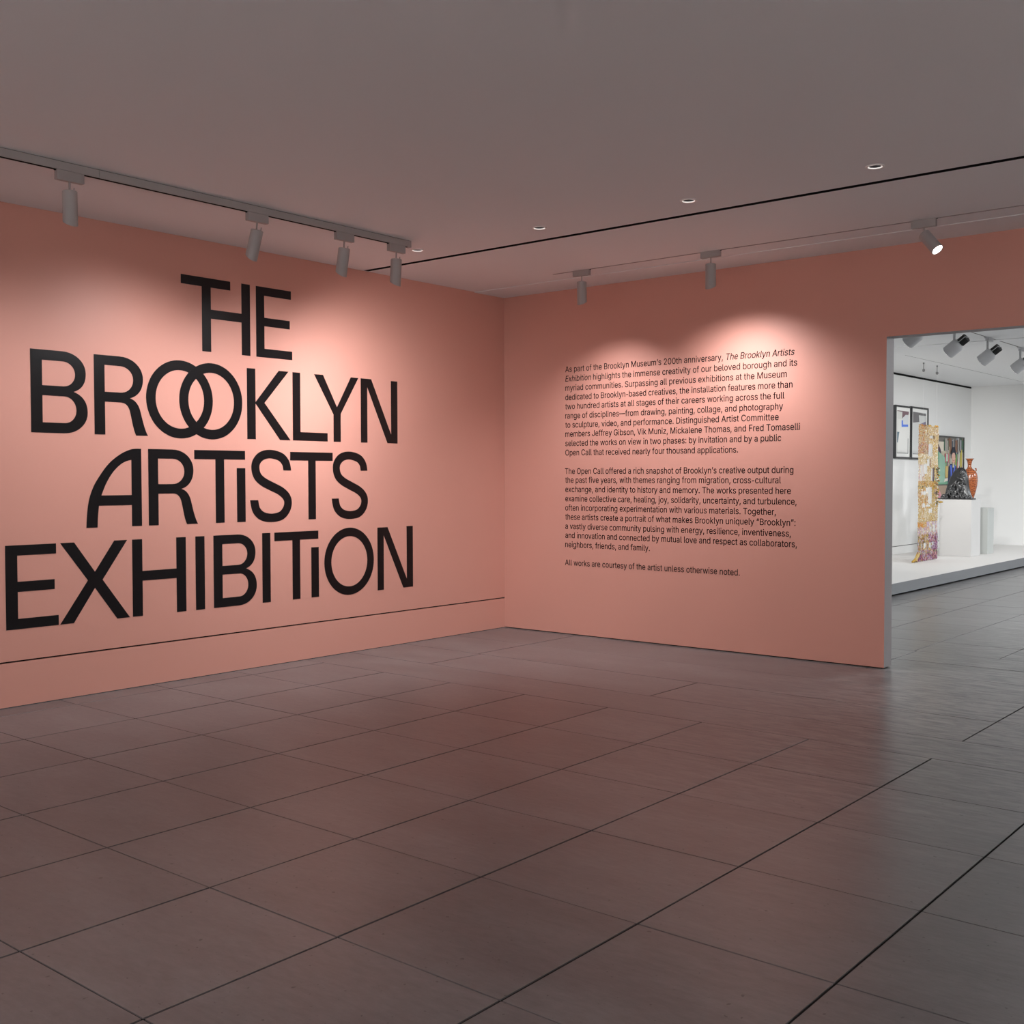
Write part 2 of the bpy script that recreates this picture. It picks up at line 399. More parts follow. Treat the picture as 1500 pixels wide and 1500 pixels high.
for (y, dr, lab) in ((-5.208, (-.02, .02, -1), 'grey-white cylinder spotlight on the left track, nearest the left picture edge, hanging straight'),
                     (-3.90, (-.24, -.10, -1), 'grey-white cylinder spotlight tilted to the left, second from the left on the left track'),
                     (-3.14, (-.14, -.05, -1), 'grey-white cylinder spotlight slightly tilted, third from the left on the left track'),
                     (-2.625, (-.05, -.02, -1), 'grey-white cylinder spotlight nearest the end of the left track')):
    LAMPS.append(cyl_lamp((TX, y, zb), dr, lab, GL, 'y', cutdir=(-1, 0, 0)))
GR = 'cylinder spotlights on the right track'
LAMPS.append(cyl_lamp((1.456, -.694, H), (.02, .0, -1), 'small white cylinder spotlight on the right track, nearest the room corner', GR, 'x', ad=(.085, .017, .05), cutdir=(0, 1, 0), knob=False))
LAMPS.append(cyl_lamp((2.712, -.694, H), (.0, .0, -1), 'white cylinder spotlight on the right track, hanging above the body text', GR, 'x', ad=(.085, .017, .05), cutdir=(0, 1, 0), knob=False))
LAMPS.append(cyl_lamp((4.385, -.694, H), (.60, -.16, -.72), 'lit white cylinder spotlight turned toward the doorway with its glowing lens visible', GR, 'x', lit=True, ad=(.085, .017, .055), stem=.045, length=.165, knob=False))
spec_ = [  # target, power, angle, blend
    ((-.02, -5.5, .6), 50, 125, 1), ((-.02, -4.3, .95), 105, 130, 1), ((-.02, -2.6, .9), 120, 130, 1), ((-.02, -1.3, 1.2), 190, 130, 1),
    ((1.3, -.02, .0), 92, 120, 1), ((2.66, -.02, .8), 135, 130, .98), ((8.5, -1.6, 0), 30, 70, .8)]
for (t, p, dv), (tg, pw, an, bl) in zip(LAMPS, spec_):
    pos = t.location + Vector((0, 0, -.10)) + dv*(.165 if dv.z < -.8 else .19)
    spot('spotlight_beam', pos, tg, pw, an, bl, .03, NEUT)

# ------------------------------------------------------------------ title lettering (vinyl on the left wall)
Y0 = -5.05
def cat_rom(pts, n=8):
    out = []
    P = [pts[0]]+list(pts)+[pts[-1]]
    for i in range(1, len(P)-2):
        p0, p1, p2, p3 = [Vector(p) for p in P[i-1:i+3]]
        for k in range(n):
            s = k/n
            out.append(tuple(.5*((2*p1)+(-p0+p2)*s+(2*p0-5*p1+4*p2-p3)*s*s+(-p0+3*p1-3*p2+p3)*s**3)))
    out.append(tuple(pts[-1])); return out
def bez(a, b, c, d, n=12):
    a, b, c, d = map(Vector, (a, b, c, d))
    return [tuple(a*(1-s)**3+3*b*s*(1-s)**2+3*c*s*s*(1-s)+d*s**3) for s in [k/n for k in range(1, n+1)]]
K = .552
def corner(a, c, b, n=10):                    # rounded quarter from a through control corner c to b
    k = .56; A, B, C_ = Vector(a), Vector(b), Vector(c)
    return bez(a, A+(C_-A)*k, B+(C_-B)*k, b, n)
V, S = .080, .068
def rect(x0, x1, z0, z1): return [(x0, z0), (x1, z0), (x1, z1), (x0, z1)]
def g_T(wd, s0, s1): return [[(0, K), (wd, K), (wd, K-S), (s1, K-S), (s1, 0), (s0, 0), (s0, K-S), (0, K-S)]]
def g_Hlink(): return [[(0, .251), (0, .319), (.281, .319), (.281, K), (.362, K), (.362, 0), (.281, 0), (.281, .251)]]
def g_E(wd, w1, w2): return [[(0, 0), (0, K), (w1, K), (w1, K-S), (V, K-S), (V, .312), (w2, .312), (w2, .245), (V, .245), (V, S), (wd, S), (wd, 0)]]
def g_B(a=.392, b=.403):
    m = .398; n_ = .283
    o_ = [(0, 0), (0, K), (.222, K)] + corner((.222, K), (a, K), (a, .412)) + bez((a, .412), (a, .345), (a-.03, .302), (a-.09, n_))
    o_ += bez((a-.09, n_), (b-.035, .262), (b, .215), (b, .145)) + corner((b, .145), (b, 0), (.232, 0))
    c1 = [(.08, .484), (.227, .484)] + corner((.227, .484), (a-.078, .484), (a-.078, .40)) + corner((a-.078, .40), (a-.078, .316), (.227, .316)) + [(.08, .316)]
    c2 = [(.08, .249), (.235, .249)] + corner((.235, .249), (b-.082, .249), (b-.082, .158)) + corner((b-.082, .158), (b-.082, .069), (.235, .069)) + [(.08, .069)]
    return [o_, c1, c2]
def g_R(a=.379):
    o_ = [(0, 0), (0, K), (.20, K)] + corner((.20, K), (a, K), (a, .402)) + bez((a, .402), (a, .33), (a-.04, .278), (.273, .262))
    o_ += bez((.273, .262), (.315, .252), (.343, .222), (.356, .17)) + bez((.356, .17), (.372, .11), (.388, .04), (.415, 0))
    o_ += [(.320, 0)] + bez((.320, 0), (.298, .04), (.290, .10), (.277, .155)) + bez((.277, .155), (.265, .205), (.245, .229), (.20, .229)) + [(.08, .229), (.08, 0)]
    c1 = [(.08, .484), (.20, .484)] + corner((.20, .484), (a-.078, .484), (a-.078, .392)) + corner((a-.078, .392), (a-.078, .298), (.20, .298)) + [(.08, .298)]
    return [o_, c1]
def g_O(wd):
    def el(rx, rz, n=64): return [(wd/2+rx*math.cos(2*PI*k/n), K/2+rz*math.sin(2*PI*k/n)) for k in range(n)]
    return [el(wd/2, .2875), el(wd/2-.077, .2155)]
def g_K(): return [[(0, 0), (0, K), (.081, K), (.081, .287+.004), (.311, K), (.410, K), (.168, .289), (.426, 0), (.320, 0), (.081, .280), (.081, 0)]]
def g_L(): return [[(0, 0), (0, K), (.079, K), (.079, .069), (.368, .069), (.368, 0)]]
def g_Y(): return [[(0, K), (.097, K), (.248, .290), (.405, K), (.492, K), (.288, .235), (.288, 0), (.209, 0), (.209, .228)]]
def g_N(): return [[(0, 0), (0, K), (.123, K), (.362, .075), (.361, K), (.440, K), (.440, 0), (.316, 0), (.075, .483), (.075, 0)]]
def g_A():
    o_ = cat_rom([(0, 0), (.007, .10), (.023, .197), (.057, .285), (.103, .357), (.160, .429), (.215, .478), (.285, .522), (.350, .547), (.395, K)])
    o_ += [(.429, K), (.429, 0), (.350, 0), (.350, .151), (.096, .151)] + cat_rom([(.096, .151), (.088, .08), (.083, 0)])[1:]
    c1 = [(.350, .222)] + [(.350, .472)] + cat_rom([(.350, .472), (.31, .462), (.268, .441), (.225, .405), (.188, .361), (.149, .298), (.115, .222)])
    return [o_, c1]
def g_X(): return [[(.008, K), (.108, K), (.259, .342), (.408, K), (.509, K), (.316, .283), (.524, 0), (.425, 0), (.258, .231), (.099, 0), (0, 0), (.206, .286)]]
def g_H(): return [[(0, 0), (0, K), (V, K), (V, .323), (.362, .323), (.362, K), (.443, K), (.443, 0), (.362, 0), (.362, .253), (V, .253), (V, 0)]]
def g_I(h=K): return [[(0, 0), (0, h), (.080, h), (.080, 0)]]
def g_S():
    c_ = cat_rom([(.3675, .402), (.352, .462), (.30, .510), (.20, .5315), (.115, .516), (.063, .470), (.051, .415), (.072, .355), (.125, .312),
                  (.205, .276), (.295, .238), (.352, .195), (.3725, .145), (.355, .085), (.30, .038), (.205, .0235), (.115, .040), (.057, .090), (.0365, .167)], 6)
    L_, R_ = [], []
    for i, p in enumerate(c_):
        a = Vector(c_[max(0, i-1)]); b = Vector(c_[min(len(c_)-1, i+1)]); d = (b-a).normalized()
        if i == 0 or i == len(c_)-1: d = Vector((0, 1 if i == 0 else 1)); d = Vector((0, 1))
        nrm = Vector((-d.y, d.x)); hw = .0385*abs(nrm.x)+.0335*(1-abs(nrm.x))
        L_.append(tuple(Vector(p)+nrm*hw)); R_.append(tuple(Vector(p)-nrm*hw))
    # both ends were given d=(0,1); the path starts upward and ends upward
    return [L_ + R_[::-1]]
title = thing('title_lettering', 'large black title lettering covering the pink left wall', 'lettering', (0, Y0, 0))
def letter(contours, u, z, parent, off=0.0):
    cu = bpy.data.curves.new('letter', 'CURVE'); cu.dimensions = '2D'; cu.fill_mode = 'BOTH'; cu.extrude = .0008
    for c in contours:
        sp = cu.splines.new('POLY'); sp.points.add(len(c)-1)
        for i, p in enumerate(c): sp.points[i].co = (p[0], p[1], 0, 1)
        sp.use_cyclic_u = True
    o = bpy.data.objects.new('tmp', cu); COL.objects.link(o)
    dg = bpy.context.evaluated_depsgraph_get()
    me = bpy.data.meshes.new_from_object(o.evaluated_get(dg)); me.name = 'letter'
    bpy.data.objects.remove(o); bpy.data.curves.remove(cu)
    me.materials.clear(); me.materials.append(black_paint)
    # curve plane xy -> wall plane (u along +y, z up, facing +x)
    me.transform(Matrix(((0, 0, 1, .0012+off), (1, 0, 0, u), (0, 1, 0, z), (0, 0, 0, 1))))
    L = bpy.data.objects.new('letter', me); COL.objects.link(L); L.parent = parent; return L
Z1, Z2, Z3, Z4 = 2.451, 1.803, 1.157, .509
for args in ((g_T(.438, .180, .260), 1.343, Z1), (g_Hlink(), 1.603, Z1), (g_E(.357, .348, .334), 2.022, Z1),
             (g_B(), .188, Z2), (g_R(), .641, Z2), (g_O(.568), 1.044, Z2), (g_O(.564), 1.319, Z2, .0004), (g_K(), 1.929, Z2), (g_L(), 2.380, Z2), (g_Y(), 2.606, Z2), (g_N(), 3.125, Z2),
             (g_A(), .570, Z3), (g_R(), 1.055, Z3), (g_T(.462, .187, .266), 1.443, Z3), (g_I(.418), 1.826, Z3), (g_S(), 1.952, Z3), (g_T(.452, .187, .266), 2.350, Z3), (g_S(), 2.791, Z3),
             (g_E(.360, .348, .335), 0, Z4), (g_X(), .370, Z4), (g_H(), .918, Z4), (g_I(), 1.445, Z4), (g_B(.391, .402), 1.605, Z4), (g_I(), 2.063, Z4), (g_T(.456, .182, .261), 2.184, Z4), (g_I(.415), 2.563, Z4), (g_O(.565), 2.703, Z4), (g_N(), 3.313, Z4)):
    letter(args[0], args[1], args[2], title, args[3] if len(args) > 3 else 0.0)

# ------------------------------------------------------------------ body text on the text wall
# outlines of a plain grotesk, in thousandths of an em: glyph, advance, contours
GLYPHS = """,188|38,-119 68,71 137,71 84,-119~-330|277,214 277,158 54,158 54,214~.188|95,-4 78,-1 63,9 53,24 50,41 53,59 63,73 78,83 95,87 113,83 128,73 138,59 141,41 138,24 128,9 113,-1~0453|227,-7 174,1 130,24 95,62 69,113 53,178 48,254 53,330 69,395 95,447 130,484 174,508 227,516 279,508 323,484 358,447 384,395 400,330 405,254 400,178 384,113 359,62 323,24 279,1|227,50 261,56 290,74 313,103 330,144 340,194 344,254 340,314 330,365 313,405 290,435 261,453 227,460 192,453 163,435 140,405 123,365 113,314 109,254 113,194 123,144 140,103 163,74 192,56~2453|64,0 64,47 234,229 282,282 299,305 311,327 318,348 320,371 317,397 308,419 293,436 273,449 250,457 224,460 196,457 172,447 153,433 139,413 130,390 127,362 66,362 71,405 86,442 111,473 143,496 182,511 225,516 268,511 306,497 337,474 361,445 376,411 381,372 378,345 371,318 357,290 336,259 267,180 153,60 153,57 389,57 389,0~:188|95,-4 78,-1 63,9 53,24 50,41 53,59 63,73 78,83 95,87 113,83 128,73 138,59 141,41 138,24 128,9 113,-1|95,271 78,274 63,284 53,299 50,316 53,334 63,349 78,359 95,362 113,359 128,349 138,334 141,316 138,299 128,284 113,274~A480|16,0 201,509 276,509 463,0 395,0 287,302 264,372 232,478 245,478 213,371 191,302 85,0|110,142 110,199 370,199 370,142~B456|60,0 60,509 241,509 289,504 329,491 359,469 381,442 394,410 398,374 395,344 387,320 373,301 356,286 336,275 315,267 315,262 339,257 363,245 385,227 402,203 414,173 418,136 413,100 400,67 377,39 344,18 301,4 247,0|125,57 245,57 296,63 330,80 349,105 355,137 352,161 342,184 327,203 306,218 279,228 248,231 125,231|125,285 238,285 265,288 288,296 308,309 323,326 333,348 336,372 330,403 313,429 283,446 240,452 125,452~C510|267,-7 205,1 150,25 104,63 70,115 48,179 40,254 48,329 70,393 104,445 150,484 205,508 267,516 305,513 340,504 373,490 402,471 427,447 448,418 463,385 473,348 408,348 401,373 389,395 375,413 357,428 337,440 315,449 292,454 267,456 223,450 184,432 150,403 125,364 109,314 103,254 109,194 125,145 151,105 184,76 223,59 267,53 292,55 315,60 337,69 357,81 375,96 389,114 401,136 408,160 473,160 463,124 448,91 428,62 402,38 373,19 341,5 305,-4~D502|219,0 96,0 96,57 215,57 272,63 318,81 354,110 379,149 394,198 399,255 394,312 379,361 354,399 320,428 275,446 221,452 93,452 93,509 225,509 294,501 353,478 399,441 433,391 455,329 462,255 455,181 433,119 398,68 351,31 291,8|125,509 125,0 60,0 60,509~E419|60,0 60,509 372,509 372,452 125,452 125,286 355,286 355,229 125,229 125,57 375,57 375,0~F410|60,0 60,509 369,509 369,452 125,452 125,278 346,278 346,221 125,221 125,0~G520|269,-7 205,1 149,25 104,64 69,116 47,179 40,254 47,329 69,393 103,445 149,484 203,508 265,516 304,513 340,504 374,489 403,469 429,445 449,416 465,384 474,349 408,349 399,372 387,393 373,411 356,427 337,439 315,448 291,454 265,456 222,450 183,432 150,404 125,364 109,314 103,254 109,194 125,145 151,105 184,76 224,59 269,53 309,57 345,71 374,93 396,123 410,160 415,202 434,199 283,199 283,256 478,256 478,200 471,141 451,91 419,50 377,19 326,0~J396|185,-7 124,3 75,33 44,81 33,145 33,173 98,173 98,145 104,104 122,74 149,56 185,50 220,56 248,74 266,104 272,145 272,509 336,509 336,145 326,81 294,33 246,3~M628|60,0 60,509 149,509 311,92 317,92 479,509 568,509 568,0 506,0 506,405 341,0 287,0 122,405 122,0~O533|267,-7 205,1 150,25 105,63 70,115 48,179 40,254 48,329 70,393 105,445 150,484 205,508 267,516 329,508 384,484 429,445 464,393 486,329 493,254 486,179 464,115 429,63 384,25 329,1|267,53 310,59 349,76 383,105 408,144 425,194 430,254 425,314 408,365 383,404 349,433 310,450 267,456 223,450 184,433 151,404 125,364 109,314 103,254 109,194 125,144 151,105 184,76 223,59~S447|224,-9 172,-4 128,9 91,31 64,60 46,96 38,137 104,137 110,110 123,88 142,71 166,59 194,52 224,49 257,52 286,60 311,74 329,92 341,114 346,139 342,161 332,179 316,193 296,205 245,222 184,239 128,260 86,289 60,326 52,372 58,413 75,448 102,476 138,498 180,511 227,516 275,511 316,498 351,476 377,449 394,415 401,378 337,378 326,412 302,437 267,453 225,459 194,456 167,448 145,435 129,418 118,398 115,376 119,352 131,334 148,319 169,308 212,293 264,279 312,264 336,252 359,238 379,220 395,198 405,171 408,139 403,99 386,64 360,34 323,11 278,-4~T449|32,452 32,509 417,509 417,452 257,452 257,0 193,0 193,452~V480|204,0 16,509 84,509 192,206 215,137 248,31 235,31 267,138 290,206 395,509 463,509 278,0~a389|160,-9 126,-5 94,5 68,22 48,45 35,73 30,108 34,138 43,161 58,179 78,193 100,203 125,211 178,220 234,227 252,230 265,235 273,243 276,255 276,257 273,279 267,297 256,311 240,322 220,329 196,331 171,329 149,322 132,313 118,301 107,288 100,274 41,291 57,322 79,346 104,364 133,375 163,382 194,384 239,379 263,372 286,360 306,343 322,320 333,290 337,251 337,0 277,0 277,52 272,52 252,25 236,12 215,1 190,-6|170,45 202,49 228,59 248,74 263,93 272,115 276,138 276,190 259,182 231,176 200,171 175,168 134,159 117,150 103,139 95,124 92,105 94,87 102,72 114,61 130,52 149,47~b424|229,-8 198,-5 172,4 153,17 138,31 118,59 112,59 112,0 53,0 53,509 114,509 114,319 118,319 137,346 152,360 171,373 197,381 229,384 274,378 313,361 345,332 370,293 385,245 390,189 385,133 370,84 346,45 313,16 274,-2|220,47 253,51 279,66 301,88 316,117 325,151 328,189 325,227 316,261 301,290 280,311 253,325 220,330 188,325 161,312 140,291 125,263 116,229 113,189 116,150 125,115 140,86 162,65 188,51~c396|207,-8 159,-2 117,16 82,46 56,85 40,133 34,187 40,243 56,291 82,330 117,360 159,378 207,384 234,383 260,377 284,368 305,356 324,341 340,322 353,301 362,277 303,262 290,289 270,311 242,325 207,330 173,325 145,310 124,287 108,258 99,224 96,187 99,151 108,117 124,89 145,66 173,51 207,46 243,52 271,66 292,89 304,117 363,102 354,78 341,56 325,37 306,21 285,9 261,-1 235,-6~d424|195,-8 151,-2 111,16 79,45 55,84 39,133 34,189 39,245 55,293 79,332 112,361 151,378 196,384 228,381 253,373 272,360 287,346 306,319 311,319 311,509 372,509 372,0 313,0 313,59 307,59 287,31 272,17 252,4 227,-5|205,47 236,51 263,65 284,86 299,115 309,150 312,189 309,229 300,263 284,291 263,312 237,325 205,330 172,325 145,311 124,290 108,261 99,227 96,189 99,151 109,117 124,88 145,66 172,51~e404|212,-8 161,-2 117,16 82,46 56,85 40,132 34,187 39,242 55,290 81,329 115,359 157,378 205,384 236,382 266,374 294,361 319,341 341,315 357,282 368,242 371,194 371,169 75,169 75,221 338,221 310,202 307,237 298,269 283,294 263,314 237,326 205,330 173,326 146,313 125,294 109,270 99,241 96,211 96,178 100,139 110,106 128,80 151,61 179,50 212,46 234,48 254,53 271,61 285,73 297,88 306,105 365,91 353,63 335,39 311,19 283,4 249,-5~f254|228,379 228,327 6,327 6,379|81,0 81,432 84,461 96,486 113,505 135,519 161,527 187,530 222,527 243,521 227,468 215,472 195,474 171,470 154,460 145,443 142,419 142,0~g425|207,-151 168,-148 134,-140 105,-127 82,-110 64,-91 51,-69 101,-41 122,-66 136,-78 154,-88 178,-95 207,-97 249,-92 282,-75 304,-47 311,-6 311,68 306,68 287,41 272,28 252,16 227,8 195,5 152,10 113,27 80,53 55,90 39,136 34,191 39,246 55,293 80,332 112,361 152,378 196,384 228,382 253,373 273,360 288,346 308,319 313,319 313,379 372,379 372,-9 367,-54 350,-90 324,-117 291,-136 251,-147|205,59 237,63 264,75 285,95 300,121 309,154 312,193 309,231 300,264 285,291 264,312 237,325 205,330 172,325 145,312 124,290 109,262 99,229 96,193 99,155 109,123 124,96 145,76 172,63~h410|114,227 114,0 53,0 53,509 114,509 114,287 102,287 124,332 152,362 187,379 227,384 264,380 295,369 321,349 341,321 353,285 357,240 357,0 296,0 296,235 290,275 273,304 246,323 210,329 184,326 161,317 141,303 126,283 117,257~i167|53,0 53,379 114,379 114,0|84,443 67,446 54,455 44,468 41,483 44,499 54,512 67,521 84,524 100,521 114,512 123,499 126,483 123,468 114,455 100,446~j167|53,379 114,379 114,-30 111,-63 102,-90 86,-113 65,-129 37,-139 4,-143 -10,-143 -10,-87 2,-87 25,-83 40,-72 50,-54 53,-29|83,443 67,446 53,455 44,468 41,483 44,499 53,512 67,521 83,524 100,521 114,512 123,499 126,483 123,468 114,455 100,446~k381|110,137 110,212 121,212 284,379 360,379 184,199 177,199|53,0 53,509 114,509 114,0|294,0 148,186 191,229 372,0~l189|139,-2 101,3 74,20 58,47 53,84 53,509 114,509 114,99 115,77 120,62 130,54 146,52 160,53 170,54 181,3 162,-1~m610|53,0 53,379 112,379 112,295 108,295 118,323 132,346 151,363 172,376 195,384 219,386 257,380 287,361 309,331 321,295 312,295 322,321 337,343 357,361 381,375 407,383 437,386 468,383 497,372 522,354 541,328 553,296 557,255 557,0 496,0 496,254 490,289 473,313 447,326 419,330 395,328 374,320 358,307 345,290 338,270 335,247 335,0 274,0 274,260 269,288 253,311 229,326 199,330 178,328 158,320 140,307 126,289 117,266 114,238 114,0~n410|114,227 114,0 53,0 53,379 112,379 112,287 102,287 124,332 152,362 187,379 227,384 264,380 295,369 321,349 341,321 353,285 357,240 357,0 296,0 296,235 290,275 273,304 246,323 210,329 184,326 161,317 141,303 126,283 117,257~o415|207,-8 159,-2 117,16 82,46 56,85 40,133 34,187 40,243 56,291 82,330 117,360 159,378 207,384 256,378 299,360 333,330 359,291 376,243 381,187 376,133 359,85 333,46 299,16 256,-2|207,46 242,51 270,66 292,89 307,117 316,151 319,187 316,224 307,258 292,287 270,310 242,325 207,330 173,325 145,310 124,287 108,258 99,224 96,187 99,151 108,117 124,89 145,66 173,51~p424|53,-143 53,379 112,379 112,319 118,319 137,346 152,360 171,373 197,381 229,384 274,378 313,361 345,332 370,293 385,245 390,189 385,133 370,84 346,45 313,16 274,-2 229,-8 198,-5 173,4 153,17 138,31 118,59 114,59 114,-143|220,47 253,51 279,66 301,88 316,117 325,151 328,189 325,227 316,261 301,290 280,311 253,325 220,330 188,325 161,312 140,291 125,263 116,229 113,189 116,150 125,115 140,86 162,65 188,51~q424|372,-143 311,-143 311,59 306,59 287,31 272,17 252,4 227,-5 195,-8 151,-2 111,16 79,45 55,84 39,133 34,189 39,245 55,293 79,332 112,361 151,378 196,384 228,381 253,373 272,360 287,346 307,319 313,319 313,379 372,379|205,47 236,51 263,65 284,86 299,115 309,150 312,189 309,229 300,263 284,291 263,312 237,325 205,330 172,325 145,311 124,290 108,261 99,227 96,189 99,151 109,117 124,88 145,66 172,51~r259|53,0 53,379 112,379 112,321 115,321 130,347 152,367 181,380 213,385 229,384 243,384 243,322 230,324 207,326 182,323 159,315 140,301 126,284 117,262 114,237 114,0~s365|182,-8 145,-5 112,3 84,18 62,38 45,63 36,94 94,107 105,79 124,60 150,49 181,45 217,50 244,62 262,81 268,103 265,121 254,136 237,147 212,155 149,170 104,186 72,208 53,237 47,274 51,305 65,332 87,354 115,370 149,381 187,384 223,381 254,372 279,358 299,339 314,316 324,290 268,277 258,298 243,316 219,328 187,333 156,329 131,317 114,299 109,277 112,258 124,243 144,232 172,223 229,209 275,194 306,171 325,142 331,107 326,75 312,47 290,24 260,6 223,-5~t227|204,379 204,327 6,327 6,379|65,471 126,471 126,98 128,76 136,61 150,53 170,50 185,51 202,54 213,2 192,-3 168,-4 125,2 92,21 72,52 65,93~u410|182,-5 146,-1 115,11 89,31 69,59 57,95 53,139 53,379 114,379 114,144 119,105 137,75 164,56 200,50 226,53 249,62 268,77 283,97 293,122 296,153 296,379 357,379 357,0 298,0 298,92 307,92 286,47 257,17 222,0~v389|163,0 17,379 84,379 165,155 187,87 206,21 184,21 203,87 224,155 305,379 371,379 226,0~w567|138,0 23,379 87,379 133,214 154,137 175,41 165,41 186,135 206,214 252,379 316,379 362,214 382,136 402,41 391,41 413,135 434,214 480,379 545,379 429,0 368,0 319,172 305,225 291,280 277,338 291,338 277,280 263,225 248,172 199,0~x379|21,0 171,218 171,171 29,379 100,379 147,306 179,253 207,206 175,206 202,253 233,306 282,379 352,379 209,169 209,214 358,0 287,0 231,85 200,136 173,182 205,182 178,136 148,85 91,0~y389|47,-139 61,-86 71,-87 88,-90 104,-89 118,-84 130,-74 141,-58 151,-36 163,-1 17,379 84,379 165,155 187,87 206,21 184,21 202,87 224,155 305,379 371,379 204,-58 191,-85 177,-107 159,-124 139,-136 117,-143 91,-145 65,-143~z380|42,0 42,46 254,320 254,323 48,323 48,379 333,379 333,331 126,60 126,56 339,56 339,0~—699|699,244 699,188 0,188 0,244~’177|52,318 82,509 151,509 98,318~“300|52,318 104,509 151,509 121,318|175,318 228,509 274,509 244,318~”300|52,318 82,509 151,509 98,318|175,318 205,509 274,509 222,318~ 188"""
GL_ = {}
for e_ in GLYPHS.split('~'):
    c_, rest = e_[0], e_[1:].split('|')
    GL_[c_] = (int(rest[0]), [[tuple(map(int, q.split(','))) for q in r.split(' ')] for r in rest[1:]])
def advance(s): return sum(GL_[c][0] for c in s)
def signed(p): return sum(p[i][0]*p[(i+1) % len(p)][1]-p[(i+1) % len(p)][0]*p[i][1] for i in range(len(p)))
def inside(pt, poly):
    r = False
    for i in range(len(poly)):
        (x1, y1), (x2, y2) = poly[i], poly[i-1]
        if (y1 > pt[1]) != (y2 > pt[1]) and pt[0] < (x2-x1)*(pt[1]-y1)/(y2-y1)+x1: r = not r
    return r
GM = {}
def glyph_faces(c):
    """filled faces of a glyph: every outer contour is filled on its own with the holes it contains"""
    if c in GM: return GM[c]
    polys = GL_[c][1]; big = max(polys, key=lambda p: abs(signed(p))); sg = signed(big) > 0
    outers = [p for p in polys if (signed(p) > 0) == sg]; hol = [p for p in polys if (signed(p) > 0) != sg]
    V_, F_ = [], []
    for o_ in outers:
        cu = bpy.data.curves.new('g', 'CURVE'); cu.dimensions = '2D'; cu.fill_mode = 'FRONT';
        for poly in [o_]+[h for h in hol if inside(h[0], o_)]:
            sp = cu.splines.new('POLY'); sp.points.add(len(poly)-1)
            for i, (px, py) in enumerate(poly): sp.points[i].co = (px*.1, py*.1, 0, 1)
            sp.use_cyclic_u = True
        o = bpy.data.objects.new('tmp', cu); COL.objects.link(o)
        me = bpy.data.meshes.new_from_object(o.evaluated_get(bpy.context.evaluated_depsgraph_get()))
        n0 = len(V_); V_ += [(v.co.x*10, v.co.y*10) for v in me.vertices]; F_ += [[n0+i for i in f.vertices] for f in me.polygons]
        bpy.data.objects.remove(o); bpy.data.curves.remove(cu); bpy.data.meshes.remove(me)
    GM[c] = (V_, F_)
    return GM[c]
def word_obj(s, x, z, kx, size, shear, parent):
    V_, F_, pen, q = [], [], 0, size*.001
    for n, c in enumerate(s):
        gv, gf = glyph_faces(c)
        for rep_, (dx, dz) in enumerate(((-6, -3), (6, -3), (-6, 3), (6, 3))):      # medium weight: strokes widened a little
            n0 = len(V_)
            V_ += [(x+(pen+a+dx+shear*b)*q*kx, -.0012-.00002*rep_, z+(b+dz)*q) for a, b in gv]; F_ += [[n0+i for i in f] for f in gf]
        pen += GL_[c][0]
    me = bpy.data.meshes.new('word'); me.from_pydata(V_, [], F_); me.materials.append(text_ink)
    o = bpy.data.objects.new('word', me); COL.objects.link(o); o.parent = parent
FS = .107
def place_text(parts, z, parent):
    """parts: (string, italic, x start, x end of the last glyph)"""
    ln = bpy.data.objects.new('text_line', None); COL.objects.link(ln); ln.parent = parent; ln.empty_display_size = .05
    for s, it, a, b in parts:
        lsb = min(p[0] for c in GL_[s[0]][1] for p in c); last = GL_[s[-1]]
        nat = (advance(s)-last[0]+max(p[0] for c in last[1] for p in c)-lsb)*.001*FS
        k = (b-a)/nat; pen = -lsb; FACT.append((s[:10], round(k, 3)))
        for wd in s.split(' '):
            word_obj(wd, a+pen*.001*FS*k, z, k, FS, .19 if it else 0, ln)
            pen += advance(wd+' ')
FACT = []
XS = .760
